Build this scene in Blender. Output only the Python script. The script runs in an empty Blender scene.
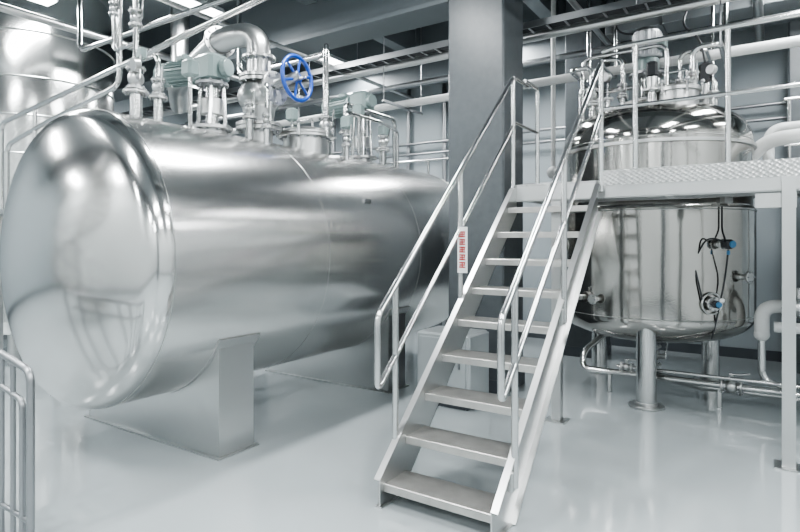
import bpy, math, random
from mathutils import Vector, Matrix
random.seed(4)
S=bpy.context.scene
S.view_settings.look='AgX - Medium High Contrast'
# ------------------------------------------------------------ materials
def nodes(name):
    m=bpy.data.materials.new(name); m.use_nodes=True
    nt=m.node_tree; b=nt.nodes['Principled BSDF']
    return m,nt,b
def simple(name,col,rough=.5,metal=0,noise=0,nscale=8,bump=0,bscale=30,coat=0,emis=None,es=0):
    m,nt,b=nodes(name)
    b.inputs['Base Color'].default_value=(*col,1); b.inputs['Roughness'].default_value=rough
    b.inputs['Metallic'].default_value=metal; b.inputs['Coat Weight'].default_value=coat
    tc=nt.nodes.new('ShaderNodeTexCoord')
    if noise:
        n=nt.nodes.new('ShaderNodeTexNoise'); n.inputs['Scale'].default_value=nscale; n.inputs['Detail'].default_value=6
        nt.links.new(tc.outputs['Object'],n.inputs['Vector'])
        r=nt.nodes.new('ShaderNodeMix'); r.data_type='RGBA'
        r.inputs['A'].default_value=(*[c*(1-noise) for c in col],1); r.inputs['B'].default_value=(*[min(1,c*(1+noise)) for c in col],1)
        nt.links.new(n.outputs['Fac'],r.inputs['Factor']); nt.links.new(r.outputs['Result'],b.inputs['Base Color'])
    if bump:
        n2=nt.nodes.new('ShaderNodeTexNoise'); n2.inputs['Scale'].default_value=bscale; n2.inputs['Detail'].default_value=4
        nt.links.new(tc.outputs['Object'],n2.inputs['Vector'])
        bp=nt.nodes.new('ShaderNodeBump'); bp.inputs['Strength'].default_value=bump; bp.inputs['Distance'].default_value=.02
        nt.links.new(n2.outputs['Fac'],bp.inputs['Height']); nt.links.new(bp.outputs['Normal'],b.inputs['Normal'])
    if emis:
        b.inputs['Emission Color'].default_value=(*emis,1); b.inputs['Emission Strength'].default_value=es
    return m
def brushed(name,col,rough,sc=(1,1,1),aniso=0,bump=0,rv=0,wav=0,ws=1.6):
    m,nt,b=nodes(name)
    b.inputs['Metallic'].default_value=1; b.inputs['Base Color'].default_value=(*col,1); b.inputs['Roughness'].default_value=rough
    tc=nt.nodes.new('ShaderNodeTexCoord'); last=None
    if bump or rv:
        mp=nt.nodes.new('ShaderNodeMapping'); mp.inputs['Scale'].default_value=sc
        nt.links.new(tc.outputs['Object'],mp.inputs['Vector'])
        n=nt.nodes.new('ShaderNodeTexNoise'); n.inputs['Scale'].default_value=1; n.inputs['Detail'].default_value=3
        nt.links.new(mp.outputs['Vector'],n.inputs['Vector'])
        if rv:
            mr=nt.nodes.new('ShaderNodeMapRange'); mr.inputs['To Min'].default_value=rough-rv; mr.inputs['To Max'].default_value=rough+rv
            nt.links.new(n.outputs['Fac'],mr.inputs['Value']); nt.links.new(mr.outputs['Result'],b.inputs['Roughness'])
        if bump:
            bp=nt.nodes.new('ShaderNodeBump'); bp.inputs['Strength'].default_value=bump; bp.inputs['Distance'].default_value=.003
            nt.links.new(n.outputs['Fac'],bp.inputs['Height']); last=bp
    if wav:
        n3=nt.nodes.new('ShaderNodeTexNoise'); n3.inputs['Scale'].default_value=ws; n3.inputs['Detail'].default_value=1
        nt.links.new(tc.outputs['Object'],n3.inputs['Vector'])
        b2=nt.nodes.new('ShaderNodeBump'); b2.inputs['Strength'].default_value=wav; b2.inputs['Distance'].default_value=.05
        nt.links.new(n3.outputs['Fac'],b2.inputs['Height'])
        if last: nt.links.new(last.outputs['Normal'],b2.inputs['Normal'])
        last=b2
    if last: nt.links.new(last.outputs['Normal'],b.inputs['Normal'])
    if aniso:
        b.inputs['Anisotropic'].default_value=aniso; b.inputs['Anisotropic Rotation'].default_value=.25
        t=nt.nodes.new('ShaderNodeTangent'); t.direction_type='RADIAL'; t.axis='Z'
        nt.links.new(t.outputs['Tangent'],b.inputs['Tangent'])
    return m
steelT=brushed('tank_stainless',(.73,.73,.72),.22,(1.5,1.5,30),aniso=.5,bump=.04,rv=.03,wav=.04)
steelH=brushed('tank_head_stainless',(.66,.66,.65),.15,wav=.05)
steelV=brushed('vessel_stainless',(.46,.45,.43),.10,(60,60,60),bump=.10,rv=.02,wav=.14)
steelB=brushed('back_vessel_stainless',(.62,.63,.62),.2,wav=.2)
steel=brushed('pipe_stainless',(.62,.625,.62),.18)
steelS=brushed('satin_stainless',(.58,.585,.58),.30)
steelD=brushed('dull_steel',(.34,.35,.36),.35)
seamM=brushed('weld_seam',(.40,.41,.40),.3)
tread=simple('tread_plate',(.50,.49,.47),.36,.85,noise=.25,nscale=9)
epoxy=simple('floor_epoxy',(.375,.41,.42),.11,0,noise=.08,nscale=1.2,bump=.012,bscale=3,coat=.5)
wallM=simple('wall_paint',(.32,.36,.38),.55,0,noise=.05,nscale=2)
wallL=simple('light_wall_paint',(.55,.57,.57),.55,0,noise=.05,nscale=2)
ceilM=simple('ceiling_paint',(.27,.298,.312),.7,0,noise=.06,nscale=2)
beamM=simple('beam_paint',(.12,.138,.148),.5,0,noise=.08,nscale=3)
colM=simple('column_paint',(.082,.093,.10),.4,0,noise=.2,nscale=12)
baseM=simple('baseboard_paint',(.07,.08,.09),.5)
motorM=simple('motor_green_grey',(.20,.255,.25),.3,.1)
darkM=simple('dark_plastic',(.02,.022,.025),.4)
blueM=simple('blue_enamel',(.01,.065,.34),.3,coat=.4)
blueL=simple('gauge_blue',(.06,.19,.34),.4)
redM=simple('red_paint',(.55,.02,.015),.5)
whiteM=simple('white_plate',(.75,.76,.76),.5)
insul=simple('white_insulation',(.56,.57,.565),.5,0,noise=.06,nscale=15,bump=.15,bscale=25)
cabM=simple('cabinet_light_grey',(.40,.43,.44),.35,.3,noise=.04,nscale=5)
ductM=simple('duct_galvanised',(.25,.27,.28),.4,.5,noise=.06,nscale=5)
lampM=simple('lamp_diffuser',(1,1,1),.5,emis=(.98,1,1),es=10)
housM=simple('lamp_housing',(.6,.62,.63),.4)
def diamond():
    m,nt,b=nodes('checker_plate'); b.inputs['Metallic'].default_value=.9
    b.inputs['Base Color'].default_value=(.50,.505,.50,1); b.inputs['Roughness'].default_value=.33
    tc=nt.nodes.new('ShaderNodeTexCoord'); mp=nt.nodes.new('ShaderNodeMapping')
    mp.inputs['Rotation'].default_value=(.5,.785,.785); mp.inputs['Scale'].default_value=(38,38,38)
    nt.links.new(tc.outputs['Object'],mp.inputs['Vector'])
    c=nt.nodes.new('ShaderNodeTexVoronoi'); c.inputs['Scale'].default_value=1; c.inputs['Randomness'].default_value=.1
    nt.links.new(mp.outputs['Vector'],c.inputs['Vector'])
    bp=nt.nodes.new('ShaderNodeBump'); bp.inputs['Strength'].default_value=.6; bp.inputs['Distance'].default_value=.01
    nt.links.new(c.outputs['Distance'],bp.inputs['Height']); nt.links.new(bp.outputs['Normal'],b.inputs['Normal'])
    return m
checkM=diamond()
# ------------------------------------------------------------ mesh builder
def frame(d):
    d=Vector(d).normalized(); a=Vector((0,0,1)) if abs(d.z)<.95 else Vector((1,0,0))
    u=a.cross(d).normalized(); w=d.cross(u).normalized()
    return u,w,d
class B:
    def __init__(s,name): s.n=name; s.v=[]; s.f=[]; s.m=[]; s.mats=[]
    def mi(s,mat):
        if mat not in s.mats: s.mats.append(mat)
        return s.mats.index(mat)
    def add(s,vs,fs,mat):
        o=len(s.v); s.v+= [tuple(v) for v in vs]; k=s.mi(mat)
        for f in fs: s.f.append([i+o for i in f]); s.m.append(k)
    def box(s,x0,x1,y0,y1,z0,z1,mat):
        v=[(x0,y0,z0),(x1,y0,z0),(x1,y1,z0),(x0,y1,z0),(x0,y0,z1),(x1,y0,z1),(x1,y1,z1),(x0,y1,z1)]
        s.add(v,[(0,3,2,1),(4,5,6,7),(0,1,5,4),(1,2,6,5),(2,3,7,6),(3,0,4,7)],mat)
    def bbox(s,c,sz,mat,rz=0,bev=.01):
        hx,hy,hz=[q/2 for q in sz]; b=min(bev,hx*.4,hy*.4,hz*.4); vs=[];R=Matrix.Rotation(rz,3,'Z')
        ring=lambda ax,ay,z:[(-ax+b,-ay,z),(ax-b,-ay,z),(ax,-ay+b,z),(ax,ay-b,z),(ax-b,ay,z),(-ax+b,ay,z),(-ax,ay-b,z),(-ax,-ay+b,z)]
        rs=[ring(hx-b,hy-b,-hz),ring(hx,hy,-hz+b),ring(hx,hy,hz-b),ring(hx-b,hy-b,hz)]
        for r in rs:
            for p in r: vs.append(R@Vector(p)+Vector(c))
        fs=[tuple(range(7,-1,-1)),tuple(range(24,32))]
        for k in range(3):
            for i in range(8):
                j=(i+1)%8; fs.append((k*8+i,k*8+j,k*8+8+j,k*8+8+i))
        s.add(vs,fs,mat)
    def prismX(s,pts,x0,x1,mat):
        n=len(pts); v=[(x0,p[0],p[1]) for p in pts]+[(x1,p[0],p[1]) for p in pts]
        fs=[tuple(range(n-1,-1,-1)),tuple(range(n,2*n))]+[(i,(i+1)%n,n+(i+1)%n,n+i) for i in range(n)]
        s.add(v,fs,mat)
    def prismY(s,pts,y0,y1,mat):
        n=len(pts); v=[(p[0],y0,p[1]) for p in pts]+[(p[0],y1,p[1]) for p in pts]
        fs=[tuple(range(n)),tuple(range(2*n-1,n-1,-1))]+[((i+1)%n,i,n+i,n+(i+1)%n) for i in range(n)]
        s.add(v,fs,mat)
    def lathe(s,prof,o,ax,mat,seg=32):
        u,w,d=frame(ax); o=Vector(o); vs=[];fs=[]
        n=len(prof)
        for r,h in prof:
            for i in range(seg):
                a=2*math.pi*i/seg; vs.append(o+d*h+(u*math.cos(a)+w*math.sin(a))*max(r,1e-4))
        for k in range(n-1):
            for i in range(seg):
                j=(i+1)%seg; fs.append((k*seg+i,k*seg+j,(k+1)*seg+j,(k+1)*seg+i))
        fs.append(tuple(range(seg-1,-1,-1))); fs.append(tuple(range((n-1)*seg,n*seg)))
        s.add(vs,fs,mat)
    def cyl(s,p0,p1,r,mat,seg=20,r2=None):
        p0=Vector(p0);p1=Vector(p1); L=(p1-p0).length; r2=r if r2 is None else r2
        c=min(.15*r,.004)
        s.lathe([(r-c,0),(r,c),(r2,L-c),(r2-c,L)],p0,p1-p0,mat,seg)
    def flange(s,c,ax,r,t,mat,bolts=8):
        c=Vector(c);u,w,d=frame(ax); s.cyl(c-d*t/2,c+d*t/2,r,mat,28)
        for i in range(bolts):
            a=2*math.pi*i/bolts; p=c+(u*math.cos(a)+w*math.sin(a))*r*.84
            s.cyl(p-d*(t/2+.014),p+d*(t/2+.014),r*.075+.003,steelD,6)
    def sphere(s,c,r,mat,seg=20,sq=1):
        n=10; s.lathe([(r*math.sin(math.pi*i/n),-r*sq*math.cos(math.pi*i/n)) for i in range(n+1)],c,(0,0,1),mat,seg)
    def torus(s,c,ax,R,r,mat,seg=40,sr=10):
        u,w,d=frame(ax); c=Vector(c); vs=[];fs=[]
        for i in range(seg):
            a=2*math.pi*i/seg; e=u*math.cos(a)+w*math.sin(a)
            for j in range(sr):
                b=2*math.pi*j/sr; vs.append(c+e*(R+r*math.cos(b))+d*r*math.sin(b))
        for i in range(seg):
            for j in range(sr):
                i2=(i+1)%seg;j2=(j+1)%sr; fs.append((i*sr+j,i2*sr+j,i2*sr+j2,i*sr+j2))
        s.add(vs,fs,mat)
    def tube(s,pts,r,mat,fil=None,seg=14):
        pts=[Vector(p) for p in pts]; fil=r*2.5 if fil is None else fil
        P=[pts[0]]
        for i in range(1,len(pts)-1):
            a,b,c=pts[i-1],pts[i],pts[i+1]; l=min(fil,(b-a).length*.48,(c-b).length*.48)
            q0=b+(a-b).normalized()*l; q2=b+(c-b).normalized()*l
            for k in range(9):
                t=k/8; P.append(q0*(1-t)**2+b*2*t*(1-t)+q2*t*t)
        P.append(pts[-1])
        vs=[];fs=[]; d=(P[1]-P[0]).normalized(); u,w,_=frame(d)
        for i,p in enumerate(P):
            if i==0: t=(P[1]-P[0])
            elif i==len(P)-1: t=P[-1]-P[-2]
            else: t=(P[i+1]-P[i]).normalized()+(P[i]-P[i-1]).normalized()
            t=t.normalized(); q=d.rotation_difference(t); u=(q@u).normalized(); d=t; w=d.cross(u)
            for k in range(seg):
                a=2*math.pi*k/seg; vs.append(p+(u*math.cos(a)+w*math.sin(a))*r)
        for i in range(len(P)-1):
            for k in range(seg):
                j=(k+1)%seg; fs.append((i*seg+k,i*seg+j,(i+1)*seg+j,(i+1)*seg+k))
        fs.append(tuple(range(seg-1,-1,-1))); n=len(P)-1; fs.append(tuple(range(n*seg,(n+1)*seg)))
        s.add(vs,fs,mat)
    def done(s,parent=None,matrix=None,ang=32):
        me=bpy.data.meshes.new(s.n); me.from_pydata(s.v,[],s.f)
        for m in s.mats: me.materials.append(m)
        me.polygons.foreach_set('material_index',s.m)
        me.polygons.foreach_set('use_smooth',[True]*len(s.f)); me.update()
        me.set_sharp_from_angle(angle=math.radians(ang))
        ob=bpy.data.objects.new(s.n,me); S.collection.objects.link(ob)
        if parent: ob.parent=parent
        if matrix is not None: ob.matrix_world=matrix
        return ob
def empty(name,loc=(0,0,0)):
    e=bpy.data.objects.new(name,None); S.collection.objects.link(e); e.empty_display_size=.2; return e
# ------------------------------------------------------------ room
X0,X1,Y0,Y1,H=-11.6,4.0,-3.8,9.3,5.4
b=B('floor'); b.box(X0-.2,X1+.2,Y0-.2,Y1+.2,-.2,0,epoxy); b.done()
b=B('ceiling'); b.box(X0-.2,X1+.2,Y0-.2,Y1+.2,H,H+.2,ceilM); b.done()
b=B('wall_back'); b.box(X0-.2,X1+.2,Y1,Y1+.2,0,H,wallM); b.done()
b=B('wall_left'); b.box(X0-.2,X0,Y0,Y1,0,H,wallM); b.done()
b=B('wall_right'); b.box(X1,X1+.2,Y0,Y1,0,H,wallL); b.done()
b=B('wall_front'); b.box(X0-.2,X1+.2,Y0-.2,Y0,0,H,wallL); b.done()
b=B('baseboard_back'); b.box(X0,X1,Y1-.02,Y1,0,.14,baseM); b.done()
b=B('baseboard_left'); b.box(X0,X0+.02,Y0,Y1-.02,0,.14,baseM); b.done()
b=B('baseboard_front'); b.box(X0,X1,Y0,Y0+.02,0,.14,baseM); b.done()
b=B('baseboard_right'); b.box(X1-.02,X1,Y0+.02,Y1-.02,0,.14,baseM); b.done()
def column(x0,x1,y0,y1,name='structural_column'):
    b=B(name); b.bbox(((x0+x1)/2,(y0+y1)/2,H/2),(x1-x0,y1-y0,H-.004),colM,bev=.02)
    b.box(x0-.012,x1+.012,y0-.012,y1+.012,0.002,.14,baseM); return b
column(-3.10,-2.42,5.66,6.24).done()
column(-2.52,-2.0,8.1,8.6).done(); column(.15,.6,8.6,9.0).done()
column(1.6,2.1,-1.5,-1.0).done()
def beamI(name,x0,x1,y0,y1,zb):
    b=B(name); 
    if x1-x0>y1-y0:
        b.box(x0,x1,y0,y1,zb,zb+.05,beamM); b.box(x0,x1,y0+.07,y1-.07,zb+.05,H-.002,beamM)
    else:
        b.box(x0,x1,y0,y1,zb,zb+.05,beamM); b.box(x0+.07,x1-.07,y0,y1,zb+.05,H-.002,beamM)
    b.done()
for (a,c) in ((5.70,6.20),(1.6,2.0),(8.3,8.6),(-2.0,-1.6)): beamI('ceiling_beam',X0,-3.12 if a==5.70 else X1,a,c,4.4)
beamI('ceiling_beam',-2.40,X1,5.70,6.20,4.4)
for x in (-5.2,-.9,1.6): beamI('ceiling_joist',x-.1,x+.1,2.02,5.68,4.85)
for x in (-8.2,-5.2,-2.7,-.9,1.6): beamI('ceiling_joist',x-.1,x+.1,6.52,8.28,4.85)
spots=[]
for x in (-9.5,-6.3,-3.4,.35,2.6):
    for y in (-2.8,.6,3.9,7.0):
        yy={-6.3:{3.9:4.4,7.0:7.6},-3.4:{7.0:7.6}}.get(x,{}).get(y,y)
        if x==-9.5 and y==.6: yy=.3
        spots.append((-7.75,2.95) if (x==-9.5 and y==3.9) else (x,yy))  # the moved spot is an added off-frame lamp, brightening the tall tank's dark top
for (x,yy) in spots:
    b=B('fluorescent_ceiling_lamp')
    b.prismY([(x-.13,4.72),(x+.13,4.72),(x+.08,4.80),(x-.08,4.80)],yy-.65,yy+.65,housM)
    b.box(x-.12,x+.12,yy-.63,yy+.63,4.70,4.722,lampM)
    for q in (-.5,.5): b.cyl((x,yy+q,4.79),(x,yy+q,H),.008,steelD,8)
    ob=b.done()
    L=bpy.data.lights.new('lamp_light','AREA'); L.shape='RECTANGLE'; L.size=.3; L.size_y=1.3; L.energy=118; L.color=(.965,.99,1)
    lo=bpy.data.objects.new('tube_light',L); S.collection.objects.link(lo); lo.location=(x,yy,4.68); lo.parent=ob
w=bpy.data.worlds.new('world'); S.world=w; w.use_nodes=True
w.node_tree.nodes['Background'].inputs[0].default_value=(.8,.88,.95,1); w.node_tree.nodes['Background'].inputs[1].default_value=.5
# ------------------------------------------------------------ horizontal tank
TX,TZ,TR=-4.43,1.515,1.143
T=empty('horizontal_storage_tank')
y0,y1=2.28,6.9
def dish(R,depth,kn,n=26,e=.62):
    out=[]
    for i in range(n+1):
        t=i/n*math.pi/2
        out.append((R*math.cos(t)**e,depth*math.sin(t)))
    out[-1]=(0.0005,depth); return out
def torisph(R,Rc,rk,n=12,m=24):
    ph=math.asin((R-rk)/(Rc-rk)); c=math.sqrt((Rc-rk)**2-(R-rk)**2)
    out=[]
    for i in range(n+1):
        a=(math.pi/2-ph)*i/n; out.append((R-rk+rk*math.cos(a),rk*math.sin(a)))
    for i in range(1,m+1):
        a=ph*(1-i/m); out.append((max(Rc*math.sin(a),.0005),Rc*math.cos(a)-c))
    return out
L=y1-y0
D=torisph(TR,2.6,.19)
M=Matrix.Translation((TX,y0,TZ))@Matrix.Rotation(-math.pi/2,4,'X')
b=B('shell'); b.lathe([(TR,L*k/8) for k in range(9)],(0,0,0),(0,0,1),steelT,160)
b.f=b.f[:-2]; b.m=b.m[:-2]
for h in (1.55,3.1): b.torus((0,0,h),(0,0,1),TR,.002,seamM,128,6)
b.done(T,M,ang=25)
b=B('heads'); b.lathe([(r,-h) for r,h in reversed(D)],(0,0,0),(0,0,1),steelH,160); b.f=b.f[:-1]; b.m=b.m[:-1]
b.lathe([(r,L+h) for r,h in D],(0,0,0),(0,0,1),steelH,160); 
for h in (0.0,L): b.torus((0,0,h),(0,0,1),TR,.0035,seamM,128,6)
b.done(T,M,ang=25)
for k,ys in enumerate((2.80,5.05)):
    b=B('saddle_%d'%(k+1)); pts=[]
    x0,x1=TX-.93,TX+.93
    yb=ys+.34
    for (dy0,dy1) in ((ys,ys+.012),(yb-.012,yb)):
        arc=[(TX+(TR+.004)*math.sin(a),TZ-(TR+.004)*math.cos(a)) for a in [math.radians(-54+108*i/24) for i in range(25)]]
        b.prismY([(x0,.012),(x1,.012)]+list(reversed(arc)),dy0,dy1,steelS)
    b.box(x1-.012,x1,ys+.012,yb-.012,.012,TZ-TR*math.cos(math.radians(54))+.0,steelS)
    b.box(x0,x0+.012,ys+.012,yb-.012,.012,TZ-TR*math.cos(math.radians(54))+.0,steelS)
    b.box(x0-.03,x1+.03,ys-.03,yb+.03,0.001,.012,steelS)
    vs=[];fs=[];n=32
    for i in range(n+1):
        a=math.radians(-58+116*i/n)
        for rr in (TR+.001,TR+.010):
            for yy in (ys-.03,yb+.03): vs.append((TX+rr*math.sin(a),yy,TZ-rr*math.cos(a)))
    for i in range(n):
        o=i*4; fs+=[(o+2,o+3,o+7,o+6),(o,o+2,o+6,o+4),(o+1,o+5,o+7,o+3)]
    fs+=[(0,1,3,2),(n*4,n*4+2,n*4+3,n*4+1)]
    b.add(vs,fs,steelS); b.done(T)
b=B('name_plate'); 
a=math.radians(62); cx=TX+(TR+.004)*math.sin(a); cz=TZ+(TR+.004)*math.cos(a)
b.bbox((cx,4.55,cz),(.03,.10,.04),steelD,bev=.003); b.done(T)
ztop=lambda dx:TZ+math.sqrt(TR*TR-dx*dx)
def agitator(b,x,y,z,h=.55,md=(-1,0,0),ms=1.0):
    b.cyl((x,y,z-.12),(x,y,z+.08),.13,steelS,28); b.flange((x,y,z+.09),(0,0,1),.19,.03,steelS,10)
    for i in range(4):
        a=math.pi/4+i*math.pi/2; b.cyl((x+.12*math.cos(a),y+.12*math.sin(a),z+.1),(x+.10*math.cos(a),y+.10*math.sin(a),z+h),.02,steel,10)
    b.cyl((x,y,z+.1),(x,y,z+h),.06,steel,20); b.cyl((x,y,z+.22),(x,y,z+.36),.10,steelS,20)
    b.flange((x,y,z+h),(0,0,1),.15,.03,steelD,8)
    d=Vector(md).normalized(); c=Vector((x,y,z+h+.14))
    b.bbox(c,(.26,.24,.25),motorM,bev=.03)
    b.cyl(c-d*.13,c-d*.19,.08,motorM,20)
    s0=c+d*.12; b.flange(s0+d*.02,d,.125*ms,.03,motorM,6)
    b.lathe([(.095*ms,.03),(.105*ms,.06),(.105*ms,.36*ms),(.1*ms,.39*ms),(.11*ms,.4*ms),(.11*ms,.46*ms),(.08*ms,.49*ms)],s0,d,motorM,28)
    u,w,_=frame(d)
    for i in range(22):
        a=2*math.pi*i/22; e=u*math.cos(a)+w*math.sin(a); p=s0+d*.07+e*.112*ms
        q=p+d*.27*ms; t=e.cross(d)*.003
        vs=[p-t-e*.012,p+t-e*.012,p+t+e*.01,p-t+e*.01]; vs2=[v+(q-p) for v in vs]
        b.add(vs+vs2,[(0,3,2,1),(4,5,6,7),(0,1,5,4),(1,2,6,5),(2,3,7,6),(3,0,4,7)],motorM)
    b.bbox(s0+d*.2+Vector((0,0,.13)),(.13,.11,.07),motorM,bev=.015)
b=B('agitator_drive'); agitator(b,-4.35,3.40,2.60,.50,(-1,-.25,0)); b.done(T)
b=B('agitator_drive_rear'); agitator(b,-4.4,5.75,2.62,.66,(-1,.1,0),1.1); b.done(T)
def wheel(b,c,ax,R,mat,sp=5):
    u,w,d=frame(ax); c=Vector(c); b.torus(c,ax,R,.021,mat,48,12); b.cyl(c-d*.03,c+d*.03,.045,mat,20)
    for i in range(sp):
        a=2*math.pi*i/sp+.3; e=u*math.cos(a)+w*math.sin(a); b.cyl(c+e*.03,c+e*R,.014,mat,10)
def hvalve(b,c,ax,r,mat=None,stem=(0,0,1),hl=.16,col=None):
    c=Vector(c);ax=Vector(ax).normalized(); st=Vector(stem).normalized(); mat=mat or steelS
    b.sphere(c,r*1.6,mat,20); b.flange(c-ax*r*2,ax,r*1.9,.018,mat,6); b.flange(c+ax*r*2,ax,r*1.9,.018,mat,6)
    b.cyl(c-ax*r*2,c+ax*r*2,r,mat,16)
    b.cyl(c+st*r,c+st*(r*3),r*.5,mat,12); 
    sd=ax; p=c+st*(r*3); b.tube([p-sd*.02,p+sd*hl*.4,p+sd*hl+st*.02],.01,col or steel,.03,8)
b=B('feed_pipe_and_gate_valve')
x,y,z=-4.4,4.02,2.66
b.cyl((x,y,z-.1),(x,y,z+.12),.14,steelS,28); b.flange((x,y,z+.13),(0,0,1),.23,.035,steelS,12); b.flange((x,y,z+.17),(0,0,1),.23,.035,steelS,12)
b.cyl((x,y,z+.18),(x,y,z+.38),.14,steelS,28,.17); b.sphere((x,y,z+.46),.215,steelS,28,.85)
b.flange((x,y,z+.62),(0,0,1),.2,.035,steelS,12); b.flange((x,y,z+.66),(0,0,1),.2,.035,steelS,12)
b.tube([(x,y,z+.68),(x,y,z+1.12),(x-.42,y-.12,z+1.12),(x-1.5,y+.1,z+.86),(x-2.6,y+.9,z+.86),(x-2.6,y+.9,H)],.12,steelS,.26,24)
b.flange((x,y,z+.86),(0,0,1),.17,.03,steelS,10); b.flange((x-.5,y-.09,z+1.10),(1,-.28,0.05),.17,.03,steelS,10)
b.cyl((x+.1,y,z+.5),(x+.22,y,z+.52),.14,steelS,24); b.flange((x+.23,y,z+.52),(1,0,0),.17,.03,steelS,8)
b.cyl((x+.23,y,z+.55),(x+.46,y+.1,z+.64),.05,steelD,16)
for s in (-.07,.07): b.cyl((x+.22,y+s,z+.52),(x+.42,y+.1+s*.6,z+.64),.014,steelD,8)
wheel(b,(x+.42,y+.12,z+.62),(1,.06,.04),.22,blueM,6); b.cyl((x+.32,y+.1,z+.60),(x+.52,y+.14,z+.62),.016,steel,10)
b.done(T)
b=B('manhole_and_nozzles')
x,y=-4.25,4.55; z=ztop(.18)
b.cyl((x,y,z-.1),(x,y,z+.12),.24,steelS,36); b.flange((x,y,z+.13),(0,0,1),.3,.03,steelS,16); b.lathe([(.3,0),(.3,.02),(.22,.06),(.1,.09),(.01,.1)],(x,y,z+.15),(0,0,1),steelS,36)
b.tube([(x-.1,y,z+.2),(x-.1,y,z+.32),(x+.1,y,z+.32),(x+.1,y,z+.2)],.012,steel,.03,8)
for i in range(6):
    a=i*math.pi/3; p=(x+.31*math.cos(a),y+.31*math.sin(a),z+.11); b.cyl(p,(p[0],p[1],p[2]+.12),.014,steel,8); b.sphere((p[0],p[1],p[2]+.13),.024,steelD,10)
for (nx,ny,r,h) in ((-4.3,2.62,.05,.2),(-4.5,2.95,.04,.25),(-4.2,3.72,.035,.2),(-4.35,5.0,.06,.2),(-4.3,5.3,.04,.3),(-4.35,6.15,.05,.2),(-4.0,4.95,.03,.15),(-4.0,3.75,.03,.15)):
    z=ztop(nx-TX); b.cyl((nx,ny,z-.06),(nx,ny,z+h),r,steel,18); b.flange((nx,ny,z+h),(0,0,1),r*2,.02,steelS,6)
    hvalve(b,(nx,ny,z+h+r*2.2),(0,0,1),r*.8,stem=(1,-.3,0))
z=2.66
b.tube([(-4.3,2.62,z+.35),(-4.3,2.62,3.5),(-4.3,2.62,4.2),(-4.3,2.62,H)],.022,steel,.05)
b.tube([(-4.5,2.95,z+.4),(-4.5,2.95,z+.62),(-4.9,2.95,z+.62),(-4.9,2.95,z+.05)],.022,steel,.08)
b.tube([(-4.3,2.62,3.25),(-4.62,2.62,3.25),(-4.62,2.62,4.1),(-4.62,2.62,H)],.018,steel,.06)
hvalve(b,(-4.3,2.62,3.45),(0,0,1),.028,stem=(1,0,0)); hvalve(b,(-4.62,2.62,3.6),(0,0,1),.022,stem=(1,0,0))
for zz in (3.15,): b.bbox((-4.22,2.62,zz),(.08,.06,.09),motorM,bev=.02)
b.cyl((-4.2,2.58,3.05),(-4.2,2.53,3.04),.05,steelS,24)
b.tube([(-4.35,5.0,z+.4),(-4.35,5.0,3.95),(-4.6,5.3,3.95),(-6.2,5.3,3.95),(-6.2,5.3,H)],.035,steel,.12)
b.tube([(-4.3,5.3,z+.5),(-4.3,5.3,3.3),(-4.3,6.35,3.3),(-4.3,6.35,2.5)],.03,steel,.1)
b.tube([(-4.0,4.95,z+.25),(-4.0,4.95,3.1),(-4.0,5.6,3.1),(-4.15,6.2,3.1),(-4.15,6.2,2.4)],.02,steel,.08)
b.tube([(-4.0,3.75,z+.25),(-4.0,3.75,3.15),(-4.2,3.9,3.15)],.02,steel,.08)
for (bx,by,bz) in ((-4.15,3.02,3.12),(-4.0,4.95,2.98),(-4.12,5.32,3.2),(-4.35,6.15,3.12),(-4.62,4.72,3.1)):
    b.bbox((bx,by,bz),(.13,.11,.15),motorM,bev=.03); b.cyl((bx,by,bz-.5),(bx,by,bz-.07),.018,steel,10)
b.done(T)
# ------------------------------------------------------------ staircase
ST=empty('steel_staircase')
xl,xr=-2.03,-1.29
rise,run=.2275,.247
zt=lambda i:.135+rise*(i-1)
yt=lambda i:2.88+run*(i-1)
PF=5.06; PZ=2.18
sl=rise/run
def stringer(name,xa,xb,out):
    b=B(name)
    nose=lambda y:.135+(y-2.88)*sl
    ftop=lambda y:nose(y)+.05
    ya=2.84
    pts=[(ya,.002),(ya+.25,.002),(PF,nose(PF)-.24),(PF,min(ftop(PF),PZ+.0)),(PF-.06,min(ftop(PF-.06),PZ)),(ya,ftop(ya)+.015)]
    b.prismX(pts,xa,xb,steelS)
    n=Vector((0,-sl,1)).normalized()
    def strip(p,q,wd,th=.008):
        x0,x1=(xa,xa+wd) if out>0 else (xb-wd,xb)
        b.add([(x0,p[0],p[1]),(x1,p[0],p[1]),(x1,q[0],q[1]),(x0,q[0],q[1]),(x0,p[0]+n.y*th,p[1]+n.z*th),(x1,p[0]+n.y*th,p[1]+n.z*th),(x1,q[0]+n.y*th,q[1]+n.z*th),(x0,q[0]+n.y*th,q[1]+n.z*th)],
          [(0,3,2,1),(4,5,6,7),(0,1,5,4),(1,2,6,5),(2,3,7,6),(3,0,4,7)],steelS)
    strip(pts[5],pts[4],.045); strip(pts[1],pts[2],.045)
    b.box(xa-.02 if out<0 else xa-.005, xb+.02,ya-.01,ya+.27,0.001,.01,steelS)
    b.done(ST)
stringer('stringer_left',xl-.01,xl,-1); stringer('stringer_right',xr,xr+.01,1)
b=B('treads')
for i in range(1,10):
    z=zt(i); y=yt(i); dp=.25
    b.prismX([(y,z-.05),(y+.006,z-.05),(y+.006,z-.006),(y+dp-.006,z-.006),(y+dp-.006,z-.04),(y+dp,z-.04),(y+dp,z),(y+.004,z),(y,z-.004)],xl+.001,xr-.001,tread)
b.done(ST)
nz=lambda y:.135+(y-2.88)*sl
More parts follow.
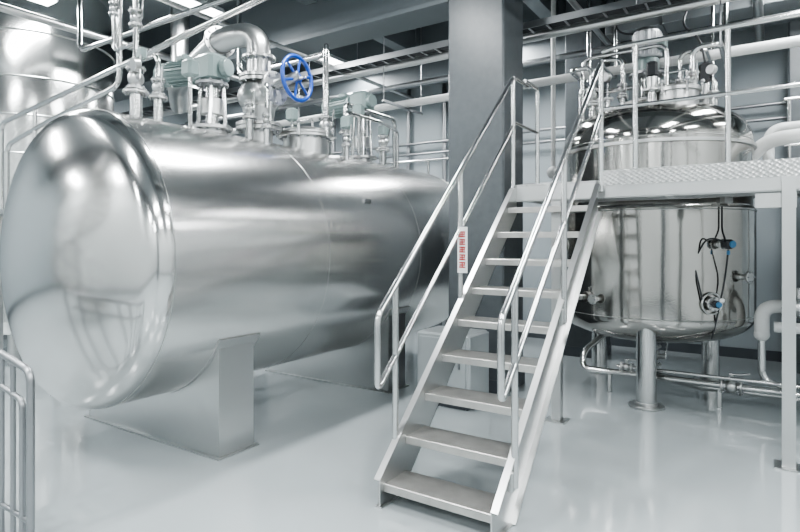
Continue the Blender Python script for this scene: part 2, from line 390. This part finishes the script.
def srail(name,x,first):
    b=B(name); r=.021; o=x
    top=lambda y:nz(y)+1.06; mid=lambda y:nz(y)+.60
    ya=first; ye=PF+.02
    b.tube([(o,ya+.25,mid(ya+.25)),(o,ya,mid(ya)),(o,ya,top(ya)),(o,ye-.02,top(ye-.02)),(o,ye+.35,top(ye-.02)+.0)] if name.endswith('left') else [(o,ya+.25,mid(ya+.25)),(o,ya,mid(ya)),(o,ya,top(ya)),(o,ye,top(ye))],r,steel,.06)
    b.tube([(o,ya+.2,mid(ya+.2)),(o,ye,mid(ye))],r*.85,steel,.05)
    for yp in (ya+.2,ya+1.12,ye-.02):
        b.tube([(o,yp,nz(yp)-.12 if yp<5 else PZ-.1),(o,yp,top(yp))],r,steel)
        if yp<5: b.bbox((o-.012 if o>-1.6 else o+.012,yp,nz(yp)-.08),(.03,.09,.12),steelS,bev=.006)
    b.done(ST)
srail('handrail_left',xl-.035,2.86); srail('handrail_right',xr+.035,2.90)
b=B('warning_sign'); yp=2.86+1.12; x=xl-.035
b.bbox((x+.03,yp-.026,1.58),(.085,.008,.36),whiteM,bev=.003)
for k in range(5):
    z=1.44+k*.06
    for (dx,dz,w_,h_) in ((0,.0,.052,.009),(0,.018,.040,.008),(0,.036,.052,.009),(0,0,.010,.045),(-.019,0,.007,.03),(.019,.015,.007,.03)):
        b.box(x+.03+dx-w_/2,x+.03+dx+w_/2,yp-.0315,yp-.030,z+dz,z+dz+h_,redM)
b.done(ST)
# ------------------------------------------------------------ platform
PL=empty('mezzanine_platform')
VX,VY=-1.15,6.92
b=B('deck')
xL,xR,yB=xl-.05,1.6,8.05
b.box(xL,xR,PF,VY-1.12,PZ-.02,PZ,checkM)
b.box(VX+1.12,xR,VY-1.12,yB,PZ-.02,PZ,checkM)
N=64; vs=[];fs=[]
for i in range(N):
    a=2*math.pi*i/N; c,s_=math.cos(a),math.sin(a); k=1.12/max(abs(c),abs(s_))
    for (r) in (1.03,k):
        for z in (PZ-.02,PZ): vs.append((VX+r*c,VY+r*s_,z))
for i in range(N):
    o=i*4;p=((i+1)%N)*4; fs+=[(o+1,o+3,p+3,p+1),(o,p,p+2,o+2),(o,o+1,p+1,p),(o+2,p+2,p+3,o+3)]
b.add(vs,fs,checkM)
b.done(PL)
b=B('frame')
b.box(xr+.03,xR,PF-.012,PF,PZ-.05,PZ+.08,checkM)
b.box(xL,xR,PF,PF+.008,PZ-.16,PZ-.02,steelS); b.box(xL,xR,PF-.03,PF+.03,PZ-.15,PZ-.138,steelS)
b.box(xL,xL+.06,PF+.01,VY-1.13,PZ-.14,PZ-.02,steelS)
for x in (-.8,.1,1.0): b.box(x-.03,x+.03,PF+.01,VY-1.12,PZ-.12,PZ-.02,steelS)
b.box(xL,xR,VY-1.2,VY-1.13,PZ-.14,PZ-.02,steelS)
b.box(VX+1.13,VX+1.2,VY-1.12,yB,PZ-.14,PZ-.02,steelS)
for (x,y) in ((.09,4.99),(-1.66,5.12),(1.55,5.12),(1.0,7.9)):
    b.box(x-.042,x+.042,y-.042,y+.042,.012,PZ-.02 if y>5.05 else PZ-.06,steelS); b.box(x-.09,x+.09,y-.09,y+.09,.001,.012,steelS)
b.box(-.12,.14,5.06,5.12,PZ-.28,PZ-.17,steelS)
b.done(PL)
b=B('guardrail'); r=.021; yy=PF-.005; zt1=PZ+1.04+.1; x0=xr+.035
b.tube([(x0,yy+.03,zt1-.02),(x0+.12,yy+.03,zt1),(xR,yy,zt1)],r,steel,.05)
b.tube([(x0,yy+.03,PZ+.62),(xR,yy,PZ+.62)],.017,steel); 
for x in (-.98,-.3,.4,1.1): b.tube([(x,yy+.03,PZ-.02),(x,yy+.03,zt1)],r,steel)
b.tube([(xR,yy,zt1),(xR,yB,zt1)],r,steel); b.tube([(xR,yB,zt1),(.1,yB,zt1)],r,steel); b.tube([(xR,yB,PZ+.6),(.1,yB,PZ+.6)],r,steel)
for x in (.15,.9,xR): b.tube([(x,yB,PZ-.02),(x,yB,zt1)],r,steel)
xa=xl-.035
b.tube([(xa,PF+.3,PZ+1.06),(xa,VY-1.2,PZ+1.06),(xa,VY-1.2,PZ-.02)],r,steel,.06); b.tube([(xa,PF,PZ+.6),(xa,VY-1.2,PZ+.6)],.017,steel)
b.done(PL)
# ------------------------------------------------------------ vertical vessel
V=empty('vertical_mixing_vessel')
b=B('shell'); R1,R2=1.0,.975
bot=[(r,-h) for r,h in reversed(dish(R1,.30,.1,24,.72))]
prof=[(r,h+.86) for r,h in bot]+[(R1,.88),(R1,1.4),(R1,1.98),(R1-.012,2.0),(R2,2.01),(R2,2.3),(R2,2.68)]
prof+=[(r,2.70+h) for r,h in dish(R2,.44,.1,22)]
b.lathe([(r,h) for r,h in prof],(0,0,0),(0,0,1),steelV,128)
for h in (.88,1.96,2.69): b.torus((0,0,h),(0,0,1),R1 if h<2 else R2,.005,seamM,128,6)
b.lathe([(R2,0),(R2+.03,0),(R2+.03,.03),(R2,.03)],(0,0,2.62),(0,0,1),steelS,128)
b.done(V,Matrix.Translation((VX,VY,0)),ang=25)
b=B('legs')
for a in (-92,50,148):
    a=math.radians(a); x=VX+.82*math.cos(a); y=VY+.82*math.sin(a)
    if a<0: x,y=-1.06,6.04
    b.cyl((x,y,.02),(x,y,.86),.095,steel,32); b.cyl((x,y,.001),(x,y,.022),.17,steelS,32)
    b.cyl((x,y,.022),(x,y,.05),.11,steelS,32)
b.done(V)
b=B('fittings')
zd=lambda rr:2.70+.44*math.sin(math.acos(min(1,(rr/R2)**(1/.62))))
agit=(VX-.05,VY-.05)
x,y=agit; z=3.12
b.cyl((x,y,z-.05),(x,y,z+.08),.17,steelS,32); b.flange((x,y,z+.09),(0,0,1),.23,.03,steelS,12)
for i in range(4):
    a=math.pi/4+i*math.pi/2; b.cyl((x+.16*math.cos(a),y+.16*math.sin(a),z+.1),(x+.13*math.cos(a),y+.13*math.sin(a),z+.40),.022,steel,10)
b.cyl((x,y,z+.1),(x,y,z+.40),.07,steel,20); b.flange((x,y,z+.41),(0,0,1),.19,.03,steelD,8)
b.cyl((x,y,z+.42),(x,y,z+.58),.13,motorM,28); b.lathe([(.14,0),(.15,.02),(.15,.3),(.12,.34),(.05,.36)],(x,y,z+.58),(0,0,1),steelD,28)
for i in range(24):
    a=2*math.pi*i/24; b.cyl((x+.152*math.cos(a),y+.152*math.sin(a),z+.61),(x+.152*math.cos(a),y+.152*math.sin(a),z+.86),.006,steelD,5)
b.bbox((x+.17,y-.05,z+.71),(.1,.12,.12),motorM,bev=.02)
nz_=[(-.55,-.45,.04),(-.35,-.6,.03),(.1,-.62,.05),(.45,-.42,.04),(.55,.1,.06),(-.6,.05,.06),(.3,-.15,.03),(.0,.5,.05),(-.4,.4,.04),(-.25,-.35,.03),(.62,-.25,.03)]
for k,(dx,dy,r) in enumerate(nz_):
    rr=math.hypot(dx,dy); z=zd(rr); X,Y=VX+dx,VY+dy
    b.cyl((X,Y,z-.08),(X,Y,z+.12),r,steel,18); b.flange((X,Y,z+.12),(0,0,1),r*2,.02,steelS,6)
    if k%3==0: hvalve(b,(X,Y,z+.14+r*2),(0,0,1),r*.9,stem=(.5,-1,0)); b.tube([(X,Y,z+.2),(X,Y,z+.55),(X+.25*(1 if dx>0 else -1),Y,z+.55),(X+.25*(1 if dx>0 else -1),Y+.8,z+.55),(X+.25*(1 if dx>0 else -1),Y+.8,H)],r*.7,steel,.1)
    elif k%3==1: b.cyl((X,Y,z+.13),(X,Y,z+.3),.012,steel,8); b.cyl((X-.02,Y-.03,z+.36),(X+.0,Y+.02,z+.36),.05,steelS,24); b.cyl((X-.022,Y-.034,z+.36),(X-.02,Y-.03,z+.36),.042,whiteM,24)
    else: b.cyl((X,Y,z+.13),(X,Y,z+.26),r*1.1,steelS,16); b.bbox((X,Y,z+.34),(.11,.09,.16),darkM if k in(2,5) else motorM,bev=.025)
X,Y=VX+.32,VY-.5; z=zd(.6)
b.cyl((X,Y,z-.12),(X,Y,z+.08),.2,steelS,32); b.lathe([(.23,0),(.23,.03),(.15,.07),(.01,.09)],(X,Y,z+.08),(0,0,1),steelS,32)
for i in range(6):
    a=i*math.pi/3; b.cyl((X+.23*math.cos(a),Y+.23*math.sin(a),z+.04),(X+.23*math.cos(a),Y+.23*math.sin(a),z+.16),.012,steel,8); b.sphere((X+.23*math.cos(a),Y+.23*math.sin(a),z+.17),.022,steelD,10)
b.tube([(X-.1,Y-.1,z+.16),(X-.1,Y-.1,z+.28),(X+.1,Y-.1,z+.28),(X+.1,Y-.1,z+.16)],.012,steel,.03,8)
b.tube([(VX-.7,VY-.3,2.85),(VX-.7,VY-.3,3.75),(VX+.2,VY-.35,3.75),(VX+.2,VY-.35,3.05)],.022,steel,.12)
b.tube([(VX-.8,VY,2.8),(VX-.8,VY,3.5),(VX-.8,VY+.3,3.5),(VX+.6,VY+.3,3.5),(VX+.6,VY+.3,3.0)],.03,steel,.12)
b.cyl((VX+.55,VY-.2,2.85),(VX+.55,VY-.2,3.3),.03,steelS,14); b.bbox((VX+.55,VY-.2,3.42),(.12,.12,.2),darkM,bev=.03)
b.tube([(VX+.55,VY-.2,3.5),(VX+.50,VY-.2,3.8),(VX+.3,VY-.1,4.0),(VX+.4,VY,4.3),(VX+.4,VY,H)],.012,darkM,.15,8)
b.tube([(x,y,4.0),(x-.3,y-.1,4.02),(x-.35,y,4.3),(x-.35,y,H)],.012,darkM,.2,8)
def side(ang,z,R=R1):
    a=math.radians(ang); d=Vector((math.cos(a),math.sin(a),0)); return Vector((VX,VY,z))+d*R,d
A1,A2=-45,-50
p,d=side(A1,1.62); b.cyl(p-d*.03,p+d*.06,.03,steelS,16); b.flange(p+d*.06,d,.05,.02,steelS,6); b.bbox(p+d*.12,(.09,.08,.09),darkM,rz=math.radians(A1),bev=.02); b.cyl(p+d*.165,p+d*.185,.033,blueL,24); b.cyl(p+d*.12-Vector((0,0,.06)),p+d*.12-Vector((0,0,.10)),.015,blueL,12)
p2,d2=side(A2,1.05); b.cyl(p2-d2*.03,p2+d2*.05,.045,steelS,16); b.flange(p2+d2*.05,d2,.07,.02,steelS,8); b.cyl(p2+d2*.06,p2+d2*.11,.035,darkM,20); b.cyl(p2+d2*.11,p2+d2*.13,.028,blueL,20); b.bbox(p2+d2*.08+Vector((.05,-.02,.04)),(.04,.04,.04),whiteM)
b.torus(p2+d2*.02,d2,.10,.009,steelS,32,8)
q,dq=side(A1-8,1.6)
b.tube([p+d*.14,p+d*.14+Vector((-.18,-.05,.08)),q+dq*.03+Vector((-.12,0,-.15)),side(A2-8,1.3,1.02)[0],side(A2-5,1.05,1.02)[0],p2+d2*.10],.008,darkM,.12,8)
b.tube([side(A1+1,1.98,1.02)[0],side(A1+1,1.75,1.02)[0],p+d*.1],.008,darkM,.05,8)
b.tube([p+d*.12+Vector((0,0,-.05)),side(A1+2,1.3,1.04)[0],side(A1-2,.95,1.03)[0],side(A1-2,.7,.95)[0]],.008,darkM,.1,8)
for ang,z,r in ((-150,1.6,.03),(-125,1.05,.03),(-112,1.05,.025),(-28,1.3,.03),(-138,1.25,.03)):
    q,dq=side(ang,z); b.cyl(q-dq*.03,q+dq*.08,r,steelS,16); b.flange(q+dq*.08,dq,r*2,.02,steelS,6)
q,dq=side(-125,1.05); hvalve(b,q+dq*.16,dq,.03,stem=(0,0,1)); b.tube([q+dq*.2,q+dq*.3,q+dq*.3-Vector((0,0,.45))],.022,steel,.06)
for ang in (-140,-40,40,140):
    q,dq=side(ang,2.08,.95); b.bbox(q+dq*.04,(.1,.1,.14),steelS,rz=math.radians(ang),bev=.01)
b.cyl((VX,VY,.60),(VX,VY,.42),.06,steel,20); hvalve(b,(VX,VY,.36),(0,0,1),.05,stem=(1,-.3,0))
b.tube([(VX,VY,.3),(VX,VY,.14),(VX+.5,VY-.3,.14),(VX+2.4,VY-.3,.14)],.04,steel,.1)
b.done(V)
b=B('process_pipe_run')
b.tube([(-1.6,6.9,.62),(-1.8,6.5,.40),(-1.8,6.42,.22),(.0,6.42,.22),(2.2,6.42,.22),(2.2,6.42,1.2)],.035,steel,.1)
b.tube([(-1.4,6.30,.32),(.3,6.30,.32),(2.2,6.30,.32)],.018,steel,.1)
for x in (-1.5,-.45,.5): b.box(x-.015,x+.015,6.40,6.44,.002,.19,steelS); 
hvalve(b,(-.35,6.42,.22),(1,0,0),.04,stem=(0,0,1))
hvalve(b,(-1.3,6.30,.32),(1,0,0),.025)
b.done(V)
b=B('jacket_return_pipe')
b.tube([(-.1,6.55,.72),(-.1,6.55,1.02),(.35,6.5,1.02),(2.6,6.5,1.02),(2.6,6.5,H)],.065,insul,.14,20)
b.tube([(.0,6.3,.85),(2.4,6.3,.85),(2.4,6.3,H)],.05,insul,.1,20)
b.tube([(-.1,6.55,.72),(-.1,6.55,.30),(.15,6.5,.22)],.035,steel,.1)
b.sphere((-.1,6.55,.74),.07,insul)
hvalve(b,(.2,6.5,1.02),(1,0,0),.06)
b.cyl((.6,6.5,0.002),(.6,6.5,1.0),.03,steelS,16)
b.done(V)
b=B('insulated_pipe')
b.tube([(-.4,7.35,2.35),(-.07,7.15,2.72),(.25,7.0,2.72),(3.0,7.0,2.72),(3.0,7.0,H)],.075,insul,.16,20)
b.tube([(-.05,7.5,2.25),(-.05,7.5,2.9),(2.8,7.5,2.9),(2.8,7.5,H)],.055,insul,.16,20)
b.done(V)
b=B('steam_inlet'); b.tube([(-2.42,7.3,2.55),(-2.0,7.1,2.55)],.06,insul,.1,20); b.sphere((-2.42,7.3,2.55),.085,insul); b.tube([(-2.42,7.3,2.55),(-2.42,7.3,H)],.03,insul); b.done(V)
# ------------------------------------------------------------ cabinet
b=B('floor_cabinet'); b.bbox((-2.74,5.12,.385),(.60,.46,.70),cabM,bev=.02); b.box(-3.0,-2.48,4.92,5.32,.002,.04,baseM)
b.bbox((-2.74,4.886,.39),(.52,.012,.6),cabM,bev=.006); b.bbox((-2.55,4.875,.45),(.02,.02,.1),steelD,bev=.004)
b.done()
# ------------------------------------------------------------ background vessels
b=B('tall_storage_tank'); tx,ty=-8.95,3.95
b.lathe([(.3,.35),(.85,.42),(.98,.6),(.98,2),(.98,3.2),(.98,5.0),(.9,5.15),(.4,5.28),(.01,5.3)],(tx,ty,0),(0,0,1),steelB,96)
for h in (1.2,2.0,2.8,3.3,3.8,4.4): b.torus((tx,ty,h),(0,0,1),.983,.012,seamM,96,6)
for i in range(4):
    a=math.pi/4+i*math.pi/2; b.cyl((tx+.75*math.cos(a),ty+.75*math.sin(a),.002),(tx+.75*math.cos(a),ty+.75*math.sin(a),.5),.08,steelS)
b.done()
b=B('tall_storage_tank'); b.lathe([(.3,.35),(.8,.42),(.9,.6),(.9,2),(.9,3.2),(.8,3.4),(.3,3.55),(.01,3.58)],(-9.8,7.0,0),(0,0,1),steelB,96)
for i in range(3):
    a=i*2.09; b.cyl((-9.8+.7*math.cos(a),7+.7*math.sin(a),.002),(-9.8+.7*math.cos(a),7+.7*math.sin(a),.5),.07,steelS)
b.done()
C=empty('access_catwalk')
b=B('catwalk_deck'); b.box(-7.9,-6.3,2.75,3.15,1.95,2.0,checkM)
for x in (-7.8,-6.4): b.box(x-.04,x+.04,2.95,3.03,.002,1.95,steelS)
b.done(C)
b=B('catwalk_handrail')
b.tube([(-7.3,2.83,2.0),(-7.3,2.83,2.98),(-2.8,2.83,3.42),(-2.2,2.83,3.48),(-2.2,2.83,H)],.026,steel,.12)
b.tube([(-7.15,2.83,2.0),(-7.15,2.83,2.72),(-6.2,2.83,2.88),(-4.9,2.83,3.05),(-4.9,2.83,H)],.024,steel,.12)
for x in (-6.5,): b.tube([(x,2.83,2.0),(x,2.83,2.98+(x+7.3)*.0978)],.02,steel)
b.done(C)
b=B('spiral_staircase'); sx,sy_=-6.2,-.9
b.cyl((sx,sy_,.002),(sx,sy_,4.3),.08,steelS,24)
N=19; hp=[]
for i in range(N):
    a=i*math.radians(24)-.6; z=.2+i*.18; a2=a+math.radians(26)
    v=[(sx+.07*math.cos(a),sy_+.07*math.sin(a)),(sx+.95*math.cos(a),sy_+.95*math.sin(a)),(sx+.95*math.cos(a2),sy_+.95*math.sin(a2)),(sx+.07*math.cos(a2),sy_+.07*math.sin(a2))]
    b.add([(q[0],q[1],z-.03) for q in v]+[(q[0],q[1],z) for q in v],[(3,2,1,0),(4,5,6,7),(0,1,5,4),(1,2,6,5),(2,3,7,6),(3,0,4,7)],tread)
    am=(a+a2)/2; P=(sx+.93*math.cos(am),sy_+.93*math.sin(am)); b.cyl((P[0],P[1],z),(P[0],P[1],z+.95),.012,steel,8); hp.append((P[0],P[1],z+.95))
b.tube(hp,.022,steel,.1,10); b.tube([(p[0],p[1],p[2]-.45) for p in hp],.014,steel,.1,8)
b.tube([(p[0],p[1],p[2]-1.0) for p in hp],.03,darkM,.1,8)
b.done()
# ------------------------------------------------------------ overhead services
b=B('overhead_pipe_rack')
for (y,z,r) in ((3.55,3.95,.03),): b.tube([(-7.0,y,H),(-7.0,y,z),(-1.6,y,z),(-1.6,y,H)],r,steel,.12)
b.done()
b=B('overhead_pipe_bank')
for k,(y,z,r,m) in enumerate(((6.6,4.12,.05,steelS),(7.15,3.72,.055,insul),(7.45,4.1,.04,steelD))):
    b.tube([(X0+.01,y,z),(X1-.01,y,z)],r,m,.12)
for x in (-10,-7.2,-4.6,-.45,2.0):
    b.box(x-.02,x+.02,6.5,7.55,3.62,3.65,steelD)
    for y in (6.52,7.53): b.cyl((x,y,3.64),(x,y,H),.008,steelD,8)
b.done()
for (x,z,r) in ((-7.3,4.3,.05),(-5.6,4.3,.03),(-1.86,4.3,.035),(-.15,4.3,.05),(.8,4.3,.06)):
    b=B('overhead_conduit'); b.tube([(x,2.2,z),(x,9.1,z)],r,steelS); b.done()
b=B('cable_tray')
for s in (6.28,6.48): b.box(-11,X1-.02,s,s+.008,4.12,4.2,steelD)
for i in range(70): b.box(-11+i*.21,-10.975+i*.21,6.28,6.488,4.12,4.128,steelD)
for i in range(4): b.tube([(-11,6.32+i*.04,4.14),(X1-.05,6.32+i*.04,4.14)],.013,darkM,seg=8)
for x in (-9,-6,-3.4,-1.2,1.3):
    b.cyl((x,6.27,4.12),(x,6.27,H),.008,steelD,8); b.cyl((x,6.5,4.12),(x,6.5,H),.008,steelD,8)
b.done()
b=B('air_duct'); b.bbox((-.3,8.05,4.57),(3.2,.40,.3),ductM,bev=.01)
for x in (-1.8,-1.2,-.2,.8,1.2): b.box(x-.015,x+.015,7.82,8.26,4.40,4.74,steelD)
for x in (-1.7,0,1.2): b.cyl((x,8.05,4.7),(x,8.05,H),.01,steelD,8)
b.done()
b=B('wall_pipe_manifold')
for i,x in enumerate((-10.2,-8.1,-7.8,-6.9,-5.9,-5.1,-4.2,-3.9)): b.tube([(x,9.2,.01),(x,9.2,2.6+.25*(i%3)),(x,9.2,H-.01)],.03+.01*(i%3),steelD)
for z in (2.6,3.3,3.5): b.tube([(-11.4,9.13,z),(3.8,9.13,z)],.025,steelD)
b.done()
b=B('rear_walkway_railing')
for z in (3.0,2.55): b.tube([(-8.4,8.1,z),(-3.2,8.1,z)],.022,steel)
for x in (-8.4,-7.2,-6.0,-4.8,-3.6): b.tube([(x,8.1,.01),(x,8.1,3.0)],.022,steel)
b.done()
b=B('guard_railing')
y=1.39; r=.02; xe=-3.24
sy=lambda x:.97+(xe-x)*.16
b.tube([(xe,y,.005),(xe,y,.97),(-4.6,y,sy(-4.6)),(-4.6,y,.005)],r,steelD,.07)
b.tube([(xe-.09,y,.005),(xe-.09,y,.80),(-4.5,y,sy(-4.5)-.16)],.016,steelD,.05)
for x in (xe-.2,xe-.34,xe-.48,xe-.62,xe-.9,xe-1.15): b.tube([(x,y,.005),(x,y,sy(x))],.014,steelD)
b.tube([(xe,y,.18),(-4.6,y,.2)],.014,steelD)
b.cyl((xe,y,.001),(xe,y,.012),.06,steelS); b.done()
# ------------------------------------------------------------ camera
cam=bpy.data.cameras.new('camera'); co=bpy.data.objects.new('camera',cam); S.collection.objects.link(co)
cam.sensor_width=36; cam.lens=564/800*36; cam.shift_y=-25/800
co.location=(0,0,1.65); co.rotation_euler=(math.pi/2,0,math.radians(33.55)); cam.clip_start=.05
S.camera=co
